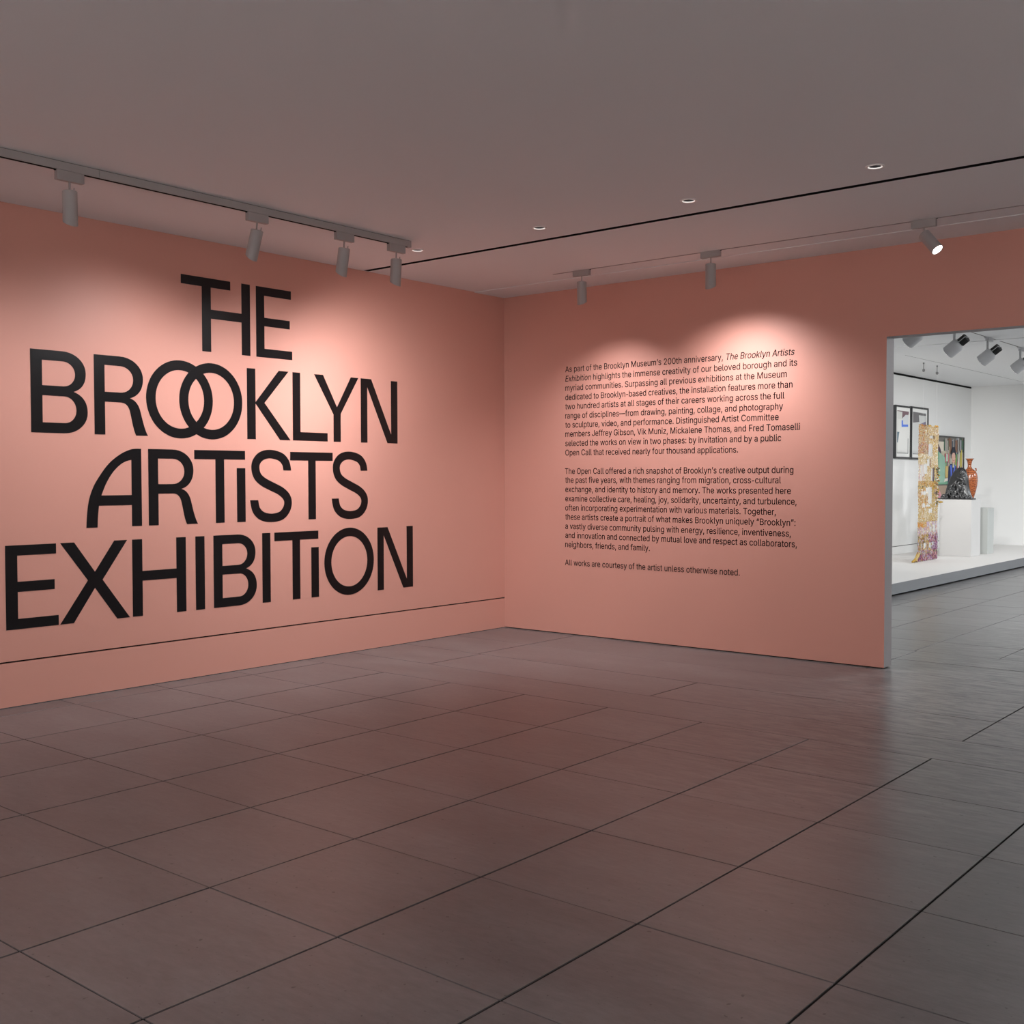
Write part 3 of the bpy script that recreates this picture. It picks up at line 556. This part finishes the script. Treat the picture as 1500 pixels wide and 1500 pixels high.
paras = [[([("As part of the Brooklyn Museum\u2019s 200th anniversary,", 0, XS, 2.440), ("The Brooklyn Artists", 1, 2.465, 3.093)], 2.497),
          ([("Exhibition", 1, XS, 1.054), ("highlights the immense creativity of our beloved borough and its", 0, 1.084, 3.121)], 2.408),
          ([("myriad communities. Surpassing all previous exhibitions at the Museum", 0, XS, 3.030)], 2.320),
          ([("dedicated to Brooklyn-based creatives, the installation features more than", 0, XS, 3.081)], 2.232),
          ([("two hundred artists at all stages of their careers working across the full", 0, XS, 3.010)], 2.145),
          ([("range of disciplines\u2014from drawing, painting, collage, and photography", 0, XS, 2.998)], 2.057),
          ([("to sculpture, video, and performance. Distinguished Artist Committee", 0, XS, 2.960)], 1.970),
          ([("members Jeffrey Gibson, Vik Muniz, Mickalene Thomas, and Fred Tomaselli", 0, XS, 3.149)], 1.884),
          ([("selected the works on view in two phases: by invitation and by a public", 0, XS, 2.984)], 1.796),
          ([("Open Call that received nearly four thousand applications.", 0, XS, 2.588)], 1.707)],
         [([("The Open Call offered a rich snapshot of Brooklyn\u2019s creative output during", 0, .757, 3.094)], 1.531),
          ([("the past five years, with themes ranging from migration, cross-cultural", 0, XS, 2.984)], 1.447),
          ([("exchange, and identity to history and memory. The works presented here", 0, XS, 3.072)], 1.359),
          ([("examine collective care, healing, joy, solidarity, uncertainty, and turbulence,", 0, XS, 3.123)], 1.271),
          ([("often incorporating experimentation with various materials. Together,", 0, XS, 2.939)], 1.184),
          ([("these artists create a portrait of what makes Brooklyn uniquely \u201cBrooklyn\u201d:", 0, XS, 3.115)], 1.097),
          ([("a vastly diverse community pulsing with energy, resilience, inventiveness,", 0, XS, 3.074)], 1.008),
          ([("and innovation and connected by mutual love and respect as collaborators,", 0, XS, 3.128)], .922),
          ([("neighbors, friends, and family.", 0, XS, 1.709)], .834)],
         [([("All works are courtesy of the artist unless otherwise noted.", 0, .757, 2.610)], .661)]]
for pl, lab in zip(paras, ('first and longest paragraph of small dark text on the pink wall, beginning As part of',
                           'second paragraph of small dark text on the pink wall, beginning The Open Call',
                           'single closing line of small dark text below the paragraphs, beginning All works')):
    p = thing('text_paragraph', lab, 'text', (0, 0, 0), 'exhibition text on the wall beside the doorway')
    for parts, z in pl: place_text(parts, z, p)
print('text width factors', FACT)

# ------------------------------------------------------------------ gallery: platform, plinths
PZ = .160
t = thing('display_platform', 'low white display platform with a grey front edge along the gallery wall', 'platform', (0, 9, 0))
boxo('platform_top', platform_m, (.002, 1.945, -5.6, 5.478, .03, PZ), t)
boxo('fascia', plinth_side, (1.945, 1.957, -5.6, 5.478, .026, PZ), t)
boxo('recessed_toe', slot_black, (.01, 1.90, -5.58, 5.47, 0, .03), t)
p1 = tag(boxo('plinth', plinth_m, (.690, 1.211, 10.65, 11.14, PZ, 1.115), bev=.003), 'tall white plinth carrying the black sculpture and the orange vase', 'plinth')
p2 = tag(boxo('plinth', plinth_b, (.86, 1.207, 11.55, 11.9, PZ, .954), bev=.003), 'lower white plinth standing half hidden behind the tall one', 'plinth')

# framed works on the white wall
def m_(n, c): return mat(n, c, .8, spec=.2)
def frame(label, y0, y1, z0, z1, shapes, depth=.05, bar=.03, matw=.06, group=None, matc=mat_board):
    """shapes: polygons in fractions (s from near edge, v up) with colour"""
    t = thing('framed_picture', label, 'picture', (0, (y0+y1)/2, z0), group)
    hy = (y1-y0)/2; h = z1-z0
    for d in ((.001, depth, -hy, -hy+bar, 0, h), (.001, depth, hy-bar, hy, 0, h), (.001, depth, -hy+bar, hy-bar, 0, bar), (.001, depth, -hy+bar, hy-bar, h-bar, h)):
        boxo('frame_bar', frame_blk, d, t, bev=.002)
    boxo('mat_board', matc, (.003, depth-.016, -hy+bar, hy-bar, bar, h-bar), t)
    mats, bm_ = [], bmesh.new()
    for n, (col, pts) in enumerate(shapes):
        mm = m_('print_ink', col); mats.append(mm)
        xx = depth-.0155 + .00025*n
        vs2 = [bm_.verts.new((xx, -hy+bar+matw+s*(2*hy-2*bar-2*matw), bar+matw+v*(h-2*bar-2*matw))) for s, v in pts]
        f = bm_.faces.new(vs2); f.material_index = n
        if f.calc_center_median() and True:
            f.normal_update()
            if f.normal.x < 0: f.normal_flip()
    obj('print', bm_, mats, t)
    return t
R_ = lambda a, b, c, d: [(a, c), (b, c), (b, d), (a, d)]
frame('tall black-framed collage print with a blue patch, beside the doorway edge', 10.335, 11.06, 1.812, 2.726,
      [((.62, .63, .60), R_(0, 1, 0, 1)), ((.70, .70, .68), R_(.08, .95, .02, .80)), ((.20, .13, .15), [(0, .985), (0, 1), (1, 1), (1, .93), (.72, .90), (.42, .82), (.44, .975)]),
       ((.62, .64, .66), [(.45, .83), (.75, .92), (.95, .90), (.96, .62), (.5, .66)]), ((.12, .22, .70), [(.38, .78), (.5, .78), (.52, .68), (.95, .69), (.95, .64), (.38, .62)]),
       ((.14, .20, .24), [(0, .5), (.2, .5), (.06, .25), (0, .25)]), ((.12, .13, .15), R_(.93, .97, .0, .36)), ((.15, .15, .16), R_(0, .97, 0, .012))], group='pair of framed collages on the white gallery wall')
frame('tall black-framed grey collage print, partly behind the woven hanging', 11.085, 11.925, 1.808, 2.736,
      [((.60, .61, .60), R_(0, 1, 0, 1)), ((.17, .165, .17), [(0, .74), (.48, .77), (.44, .93), (1, .93), (1, .98), (0, 1)]), ((.22, .20, .28), [(.62, .74), (1, .80), (1, .62), (.7, .60)]),
       ((.10, .10, .12), R_(0, 1, 0, .012)), ((.3, .3, .3), R_(.97, 1, .3, .9))], group='pair of framed collages on the white gallery wall')
rnd = random.Random(3)
sh = [((.19, .18, .165), R_(0, 1, 0, 1)), ((.52, .47, .36), R_(0, 1, .28, .78))]
for k in range(34):
    s = .30+.70*rnd.random(); w_ = .012+.03*rnd.random(); a = .80+.02*rnd.random(); b = .93+.07*rnd.random()
    c = rnd.choice([(.10, .11, .13), (.35, .33, .30), (.22, .12, .08), (.55, .52, .45), (.08, .14, .10), (.30, .30, .33)])
    sh.append((c, R_(max(0, s-w_), min(1, s+w_), a-.12*rnd.random(), b)))
for k in range(26):
    s = .70+.29*rnd.random() if k > 8 else .30+.25*rnd.random(); w_ = .008+.014*rnd.random()
    c = rnd.choice([(.55, .50, .12), (.12, .28, .12), (.60, .57, .50), (.10, .10, .22), (.50, .10, .14), (.35, .28, .2), (.7, .68, .6)])
    a = .35+.2*rnd.random(); sh.append((c, R_(max(0, s-w_), min(1, s+w_), a, a+.15+.2*rnd.random())))
sh += [((.66, .60, .50), R_(0, .28, .76, .92)), ((.09, .06, .09), [(.0, .72), (.02, .84), (.10, .88), (.17, .80), (.2, .72), (.10, .69)]),
       ((.17, .34, .23), [(0, .22), (0, .75), (.10, .76), (.33, .66), (.33, .32), (.55, .30), (.58, .22)]), ((.29, .46, .36), [(.12, .25), (.12, .75), (.32, .66), (.32, .25)]),
       ((.55, .40, .16), R_(.34, .44, .33, .52)), ((.70, .62, .55), [(.30, .26), (.52, .29), (.52, .34), (.32, .31)]),
       ((.62, .16, .22), R_(.42, .45, .58, .73)), ((.45, .60, .48), R_(.36, .42, .60, .72)), ((.62, .16, .22), R_(.33, .36, .58, .73)),
       ((.03, .04, .09), [(.42, .18), (.44, .50), (.52, .56), (.66, .55), (.73, .50), (.72, .18)]), ((.10, .16, .62), [(.50, .53), (.54, .55), (.60, .40), (.66, .55), (.69, .53), (.62, .30), (.53, .34)]),
       ((.05, .03, .03), R_(.57, .61, .30, .46)), ((.03, .035, .05), [(.54, .66), (.53, .76), (.58, .84), (.66, .84), (.70, .76), (.69, .66)]), ((.55, .52, .40), R_(.585, .64, .50, .58)),
       ((.68, .42, .34), [(.56, .59), (.55, .70), (.59, .745), (.65, .745), (.68, .70), (.67, .59), (.62, .565)]), ((.5, .18, .18), R_(.595, .645, .61, .62)),
       ((.35, .26, .20), R_(0, 1, .0, .2)), ((.62, .28, .32), [(0, .0), (0, .15), (.14, .13), (.24, .0)])]
frame('black-framed painting of a seated person in blue, behind the black sculpture', 12.30, 13.97, 1.082, 2.266, sh, depth=.04, bar=.022, matw=0)

# ------------------------------------------------------------------ woven hanging
WX, WY0, WY1, WZ0, WZ1 = .96, 8.86, 9.76, PZ+.004, 2.305
woven = thing('woven_hanging', 'tall woven hanging in gold and purple fibre with long open slits, touching the platform', 'sculpture', (WX, (WY0+WY1)/2, PZ+.001))
woven_c = ['gold', 'tan', 'ochre', 'orange', 'cream', 'brown', 'purple', 'lilac', 'green', 'rose']
wc = [(.42, .31, .14), (.40, .31, .19), (.40, .25, .06), (.42, .18, .045), (.58, .52, .42), (.24, .14, .09), (.16, .055, .12), (.36, .28, .35), (.10, .10, .06), (.40, .21, .20)]
wm = [mat('fibre_'+n, c, .9, spec=.1) for n, c in zip(woven_c, wc)]
HOLES = [(1361, 1366, 649, 666.5), (1362, 1364, 636, 640.5), (1365, 1368, 636, 640.5), (1348, 1350, 681, 704), (1350.6, 1352.3, 680, 697), (1353.8, 1356.6, 679, 694), (1358.2, 1361, 672, 682),
         (1364.6, 1366.2, 686, 704), (1367, 1368.6, 685, 705), (1357, 1360, 714.5, 721), (1360.6, 1365.4, 713, 738), (1350, 1357, 720, 725), (1351, 1354.5, 738, 744), (1357, 1362, 740, 742.5),
         (1361.2, 1365.5, 747, 752), (1364, 1366.6, 773, 780), (1349, 1351, 796, 805), (1354, 1355.4, 797, 806), (1362.3, 1364.4, 797, 806), (1366.4, 1368.6, 796, 803), (1352, 1353, 776, 784), (1369, 1371, 770, 782)]
def w2(px, py): return (px-1344.8)/30.3, (py-621)/203.5
NU, NV = 40, 190
rw = random.Random(11)
def palette(s, v):
    py = 621+v*203.5; r = rw.random()
    if py < 646: P = 'gold tan tan ochre cream tan brown' if s > .3 else 'tan brown tan orange gold'
    elif py < 664: P = 'brown rose tan brown tan orange' if s < .5 else 'gold ochre cream tan gold'
    elif py < 680: P = 'gold cream cream tan gold'
    elif py < 705: P = 'gold ochre cream gold tan' if s > .3 else 'cream lilac tan rose cream'
    elif py < 716: P = 'ochre orange gold ochre tan green' if s < .6 else 'ochre orange gold ochre'
    elif py < 745: P = 'ochre orange tan brown cream gold' if s < .5 else 'tan gold ochre'
    elif py < 766: P = 'gold tan gold tan ochre cream'
    elif py < 773: P = 'orange ochre orange tan' if s < .45 else 'lilac tan cream lilac'
    elif py < 785: P = 'lilac cream tan lilac rose'
    elif py < 797: P = 'brown green tan lilac ochre' if s < .55 else 'purple lilac purple rose brown'
    elif py < 808: P = 'tan brown lilac green ochre' if s < .7 else 'purple lilac purple'
    elif py < 814: P = 'green brown tan lilac purple rose'
    else: P = 'purple rose purple lilac brown purple'
    P = P.split(); return woven_c.index(P[int(r*len(P))])
def knot(bm_, x, y, z, rx, ry, rz, mi):
    vv = [bm_.verts.new(p) for p in ((x+rx, y, z), (x-rx, y, z), (x, y+ry, z), (x, y-ry, z), (x, y, z+rz), (x, y, z-rz))]
    for a, b, c in ((0, 2, 4), (2, 1, 4), (1, 3, 4), (3, 0, 4), (2, 0, 5), (1, 2, 5), (3, 1, 5), (0, 3, 5)):
        f = bm_.faces.new((vv[a], vv[b], vv[c])); f.material_index = mi
bm_u, bm_l = bmesh.new(), bmesh.new()
WW, WH = WY1-WY0, WZ1-WZ0
def ly(s, v): return (s-.5)*WW*(1-.03*math.sin(v*3)) + .012*math.sin(v*23)
for iu in range(NU):
    for iv in range(NV):
        s, v = (iu+.5)/NU, (iv+.5)/NV
        px, py = 1344.8+s*30.3, 621+v*203.5
        if any(a-.75 <= px <= b+.75 and c-.3 <= py <= d+.3 for a, b, c, d in HOLES): continue
        if py > 766 and rw.random() < .22: continue
        if s > .86 and py > 700 and py < 745 and rw.random() < .5: continue
        z = max(.028, (WZ1-WZ0)*(1-v)+.006)
        t_ = bm_u if py < 767 else bm_l
        knot(t_, rw.uniform(-.005, .005), ly(s, v)+rw.uniform(-.004, .004), z+rw.uniform(-.004, .004), .006, .0135, .0115 if py < 767 else .022, palette(s, v))
o = obj('gold_netting', bm_u, wm, woven); o['kind'] = 'stuff'
o = obj('purple_fringe', bm_l, wm, woven); o['label'] = 'purple and brown lower fringe'; o['kind'] = 'stuff'
bm_ = bmesh.new()
for k in range(15):
    s = (k+.5)/15; pts = [(rw.uniform(-.01, .01), ly(s, v/24)+rw.uniform(-.006, .006), max(.006, WH*(1-v/24))) for v in range(25)]
    mi = rw.choice([1, 4, 4, 7, 3, 0])
    for a, b in zip(pts, pts[1:]): rod(bm_, a, b, .0018, 4, mi)
o = obj('warp_strands', bm_, wm, woven); o['kind'] = 'stuff'
bm_ = bmesh.new()
for k in range(60):
    knot(bm_, rw.uniform(-.01, .03), ly(.91+rw.uniform(-.05, .08), .5)+.02, WH*(1-w2(0, 683+k*.95)[1]), .018, .02, .016, rw.choice([8, 5, 8, 4, 0, 2]))
obj('bead_cord', bm_, wm, woven)
bm_ = bmesh.new()
for k in range(8):
    knot(bm_, 0, ly(.60, .26), WH*(1-w2(0, 671+k*1.6)[1]), .02, .022, .012, 5)
obj('bead_cord', bm_, wm, woven)
bm_ = bmesh.new()
for k in range(9):
    knot(bm_, rw.uniform(-.02, .02), ly(rw.uniform(.02, .98), 0), WH+.004, .02, .022, .018, rw.choice([3, 5, 2]))
obj('top_knots', bm_, wm, woven)
bm_ = bmesh.new()
rod(bm_, (0, ly(.9, .5)+.02, .925), (.012, .60, .925), .006, 8, 5); rod(bm_, (.012, .50, .925), (.012, .63, .925), .018, 8, 2, .012)
obj('wooden_peg', bm_, wm, woven, True)
bm_ = bmesh.new()
for k in range(16):
    a = k/15; rod(bm_, (rw.uniform(-.02, .02), -WW/2+.04+.01*rw.random(), .16-.004*k), (.01*rw.random(), -WW/2-.05-.17*a*rw.random()-.06*a, .02+.02*rw.random()), .014, 6, rw.choice([1, 2, 5, 0]), .016)
obj('trailing_tail', bm_, wm, woven)
# cable grippers and wires
for y, lab in ((9.06, 'small grey cable gripper and wire on the gallery ceiling, left one of the pair'), (9.673, 'small grey cable gripper and wire on the gallery ceiling, right one of the pair')):
    t = thing('hanging_cable', lab, 'cable', (.958, y, H), 'hanging cables above the woven hanging')
    b_ = bmesh.new(); lathe_r = lathe(b_, [(.012, 0), (.012, -.02), (.006, -.026), (.006, -.10), (.02, -.108), (.02, -.135), (.006, -.145)], 12)
    cap(b_, lathe_r[0]); cap(b_, lathe_r[-1], flip=True); obj('cable_gripper', b_, hookm, t, True)
    b_ = bmesh.new(); rod(b_, (0, 0, -.14), (0, 0, WZ1-H+.02), .0005, 5); obj('wire', b_, wire_m, t)

# ------------------------------------------------------------------ black sculpture
blk = mat('glossy_black_resin', (.012, .012, .013), .28, spec=.6, bump=(30, .5))
blk2 = mat('glossy_dark_grey_resin', (.035, .035, .037), .25, spec=.7)
scu = thing('figure_sculpture', 'glossy black mound of clustered figures on the tall white plinth', 'sculpture', (.962, 10.775, 1.115))
bm_ = bmesh.new()
def blob(x, y, z, rx, ry, rz, rot=0):
    mt = Matrix.Translation((x, y, z)) @ Matrix.Rotation(rot, 4, 'Y') @ Matrix.Diagonal((rx, ry, rz, 1))
    bmesh.ops.create_icosphere(bm_, subdivisions=2, radius=1, matrix=mt)
# mound: stacked ellipsoids leaning to the right of the plinth
prof_m = [(.012, 0, .238, .085), (.06, -.006, .222, .078), (.12, -.012, .206, .074), (.18, -.014, .192, .070), (.24, -.010, .178, .066), (.30, -.002, .164, .062), (.36, .006, .148, .058), (.42, .014, .126, .054), (.47, .022, .102, .048), (.51, .028, .072, .040), (.535, .030, .035, .025)]
rings_m = [[bm_.verts.new((cx+rx*math.cos(2*PI*k/32), ry*math.sin(2*PI*k/32), z)) for k in range(32)] for z, cx, rx, ry in prof_m]
for A, B in zip(rings_m, rings_m[1:]):
    for k in range(32): bm_.faces.new((A[k], A[(k+1) % 32], B[(k+1) % 32], B[k]))
bm_.faces.new(rings_m[0][::-1]); bm_.faces.new(rings_m[-1])
obj('draped_mound', bm_, blk, scu, True)
bm_ = bmesh.new()
def limb(x0, z0, x1, z1, r, yy=-.096):
    n = 6
    for k in range(n+1):
        a_ = k/n; blob(x0+(x1-x0)*a_, yy-.012*math.sin(a_*PI), z0+(z1-z0)*a_, r*(1.1-.3*a_), r, r*(1.1-.3*a_))
# a seated figure near the top, bent limbs below, small crouching figures along the foot
blob(.075, -.080, .455, .036, .036, .045); blob(.10, -.092, .385, .034, .034, .06, .2); limb(.02, .37, .085, .33, .019); limb(.085, .33, .12, .27, .016)
limb(.115, .37, .135, .29, .017); limb(-.01, .31, -.06, .25, .016); limb(-.06, .25, -.115, .22, .013); limb(.03, .29, .0, .22, .018); limb(.06, .25, .03, .15, .017)
for hx, hz, r in ((-.215, .045, .040), (-.135, .125, .030), (-.03, .085, .034), (.055, .075, .030), (.10, .16, .028), (.135, .06, .034), (.215, .04, .032), (-.245, .03, .026)):
    blob(hx, -.105, hz+.012, r*.8, r*.8, r*.95)
    limb(hx+r*.3, hz-.01, hx+r*1.2, max(.015, hz-.06), r*.42, -.115); limb(hx-r*.4, hz-.01, hx-r*.9, max(.015, hz-.055), r*.38, -.115)
for hx, hz in ((-.09, .20), (-.045, .155), (.035, .21), (.085, .225), (-.10, .13), (.01, .13), (.10, .11), (-.065, .05), (.02, .04), (.115, .30), (-.02, .25), (-.175, .06), (.17, .035)):
    yy = -.075-.03*(1-hz/.5); r = .026
    blob(hx, yy-.012, hz+.02, r*.8, r*.8, r); limb(hx-.01, hz, hx-.03, max(.02, hz-.05), .014, yy); limb(hx+.012, hz, hx+.03, max(.02, hz-.045), .013, yy)
for v_ in bm_.verts: v_.co.z = max(.012, v_.co.z)
fig = obj('small_figures', bm_, blk2, scu, True)
md = fig.modifiers.new('remesh', 'REMESH'); md.mode = 'VOXEL'; md.voxel_size = .006; md.use_smooth_shade = True
b_ = bmesh.new(); box(b_, -.245, .262, -.113, .085, 0, .022, bev=.006); obj('base_slab', b_, blk, scu)
# ------------------------------------------------------------------ vase
def wave_mat():
    m = bpy.data.materials.new('orange_glaze'); m.use_nodes = True; nt = m.node_tree; b = nt.nodes['Principled BSDF']
    tc = nt.nodes.new('ShaderNodeTexCoord'); wv = nt.nodes.new('ShaderNodeTexWave'); wv.bands_direction = 'Z'
    wv.inputs['Scale'].default_value = 9; wv.inputs['Distortion'].default_value = 7; wv.inputs['Detail'].default_value = 3; wv.inputs['Detail Scale'].default_value = 3
    cr = nt.nodes.new('ShaderNodeValToRGB'); cr.color_ramp.elements[0].color = (.11, .028, .011, 1); cr.color_ramp.elements[1].color = (.36, .105, .035, 1); cr.color_ramp.elements[1].position = .6
    nt.links.new(tc.outputs['Object'], wv.inputs['Vector']); nt.links.new(wv.outputs['Fac'], cr.inputs['Fac']); nt.links.new(cr.outputs['Color'], b.inputs['Base Color'])
    b.inputs['Roughness'].default_value = .22; return m
vm = wave_mat()
vase = thing('vase', 'tall orange-brown glazed vase with flared neck, right of the black sculpture', 'vase', (1.066, 11.0, 1.115))
b_ = bmesh.new()
VS = .98
prof = [(.064, 0), (.072, .006), (.076, .02), (.096, .08), (.118, .16), (.134, .24), (.141, .32), (.140, .38), (.128, .44), (.105, .485), (.070, .515), (.042, .535), (.032, .57), (.033, .61), (.042, .65), (.058, .685), (.076, .70), (.078, .704), (.070, .703), (.045, .66), (.028, .60)]
r_ = lathe(b_, [(r*.93, z*VS) for r, z in prof], 40); cap(b_, r_[0], flip=True); cap(b_, r_[-1]); obj('vase_body', b_, vm, vase, True)
for sx in (-1, 1):
    b_ = bmesh.new(); pts = [(sx*.088, 0, .512), (sx*.105, 0, .522), (sx*.110, 0, .505), (sx*.107, 0, .478)]
    for a, b in zip(pts, pts[1:]): rod(b_, a, b, .010, 8)
    obj('lug_handle', b_, vm, vase, True)

# ------------------------------------------------------------------ gallery track and heads
t = thing('lighting_track', 'slim gallery ceiling track carrying the spotlights with black rear heads', 'track', (2.706, .9, H))
for sx in (-1, 1): boxo('lip', fix_white, (sx*.008-.002, sx*.008+.002, 0, 12.7, -.002, 0), t)
gal_white = mat('gallery_fixture_white', (.52, .52, .53), .5)
fin_blk = mat('black_heat_sink', (.02, .022, .02), .5)
def gallery_head(y, label):
    t = thing('gallery_spotlight', label, 'spotlight', (2.706, y, H), 'gallery track spotlights seen through the doorway')
    b_ = bmesh.new(); box(b_, -.02, .02, -.10, .10, -.05, 0, bev=.003); box(b_, -.016, .016, -.16, -.10, -.02, 0); obj('adapter', b_, gal_white, t)
    b_ = bmesh.new(); box(b_, -.012, .012, -.085, -.055, -.24, -.05, bev=.003); obj('arm', b_, gal_white, t)
    dv = Vector((-.78, .10, -.55)).normalized(); q = (-dv).to_track_quat('Z', 'Y')   # lens end down-left, heat sink up-right
    c = Vector((-.0, -.07, -.245))
    b_ = bmesh.new(); r_ = lathe(b_, [(.074, -.10), (.080, -.095), (.080, .045), (.055, .085), (.050, .09)], 28)
    cap(b_, r_[-1]); o = obj('lamp_body', b_, gal_white, t, True); o.location = c; o.rotation_euler = q.to_euler()
    b_ = bmesh.new(); r_ = lathe(b_, [(.074, -.10), (.073, -.099)], 24); cap(b_, r_[0], flip=True)
    o = obj('lens', b_, lamp_glow, t); o.location = c; o.rotation_euler = q.to_euler()
    b_ = bmesh.new(); rod(b_, (0, 0, .09), (0, 0, .175), .030, 12)
    for k in range(12):
        a = 2*PI*k/12; ca, sa = math.cos(a), math.sin(a)
        rod(b_, (.047*ca, .047*sa, .09), (.047*ca, .047*sa, .175), .0065, 6)
    lathe(b_, [(.03, .176), (.054, .176), (.054, .182), (.03, .182)], 20)
    o = obj('heat_sink', b_, fin_blk, t); o.location = c; o.rotation_euler = q.to_euler()
    b_ = bmesh.new()
    for s in (-1, 1): rod(b_, (s*.056, 0, .06), (s*.058, 0, .19), .004, 6)
    rod(b_, (-.058, 0, .19), (.058, 0, .19), .004, 6)
    o = obj('wire_bracket', b_, gal_white, t); o.location = c; o.rotation_euler = q.to_euler()
    return t, Vector((2.706, y, H))+c+dv*.14, dv
GH = []
for y, lab in ((3.86, 'gallery spotlight cut off by the door head, leftmost in the doorway'), (5.19, 'gallery spotlight with black rear head, second from the left in the doorway'),
               (6.47, 'gallery spotlight with black rear head and visible adapter, third from the left in the doorway'), (7.93, 'gallery spotlight at the right picture edge')):
    GH.append(gallery_head(y, lab))
for (t, p, dv), tg, pw in zip(GH, ((.0, 10.6, .9), (.0, 10.4, 1.3), (0, 11.4, 1.4), (.2, 12.6, 1.4)), (330, 330, 160, 150)):
    spot('gallery_beam', p, tg, pw, 50, .8, .04, (1, .985, .96))

# panel bodies built around the added fill lights, out of view
for (x, y, p), (hx, hy), lab in [(a, (.6, .3), 'hall') for a in FILL_HALL] + [(a, (.6, .6), 'gallery') for a in FILL_GALLERY]:
    t = thing('fill_panel', 'added unseen fill light panel in the %s' % ('hall behind' if lab == 'hall' else 'gallery to the right'), 'light', (x, y, H), 'added fill light panels of the '+lab)
    b_ = bmesh.new()
    for d in ((-hx, hx, -hy, -hy+.04), (-hx, hx, hy-.04, hy), (-hx, -hx+.04, -hy+.04, hy-.04), (hx-.04, hx, -hy+.04, hy-.04)): box(b_, *d, -.03, 0)
    obj('fill_panel_frame', b_, fix_bright, t)
    boxo('fill_panel_face', fill_glow, (-hx+.04, hx-.04, -hy+.04, hy-.04, -.02, 0), t)
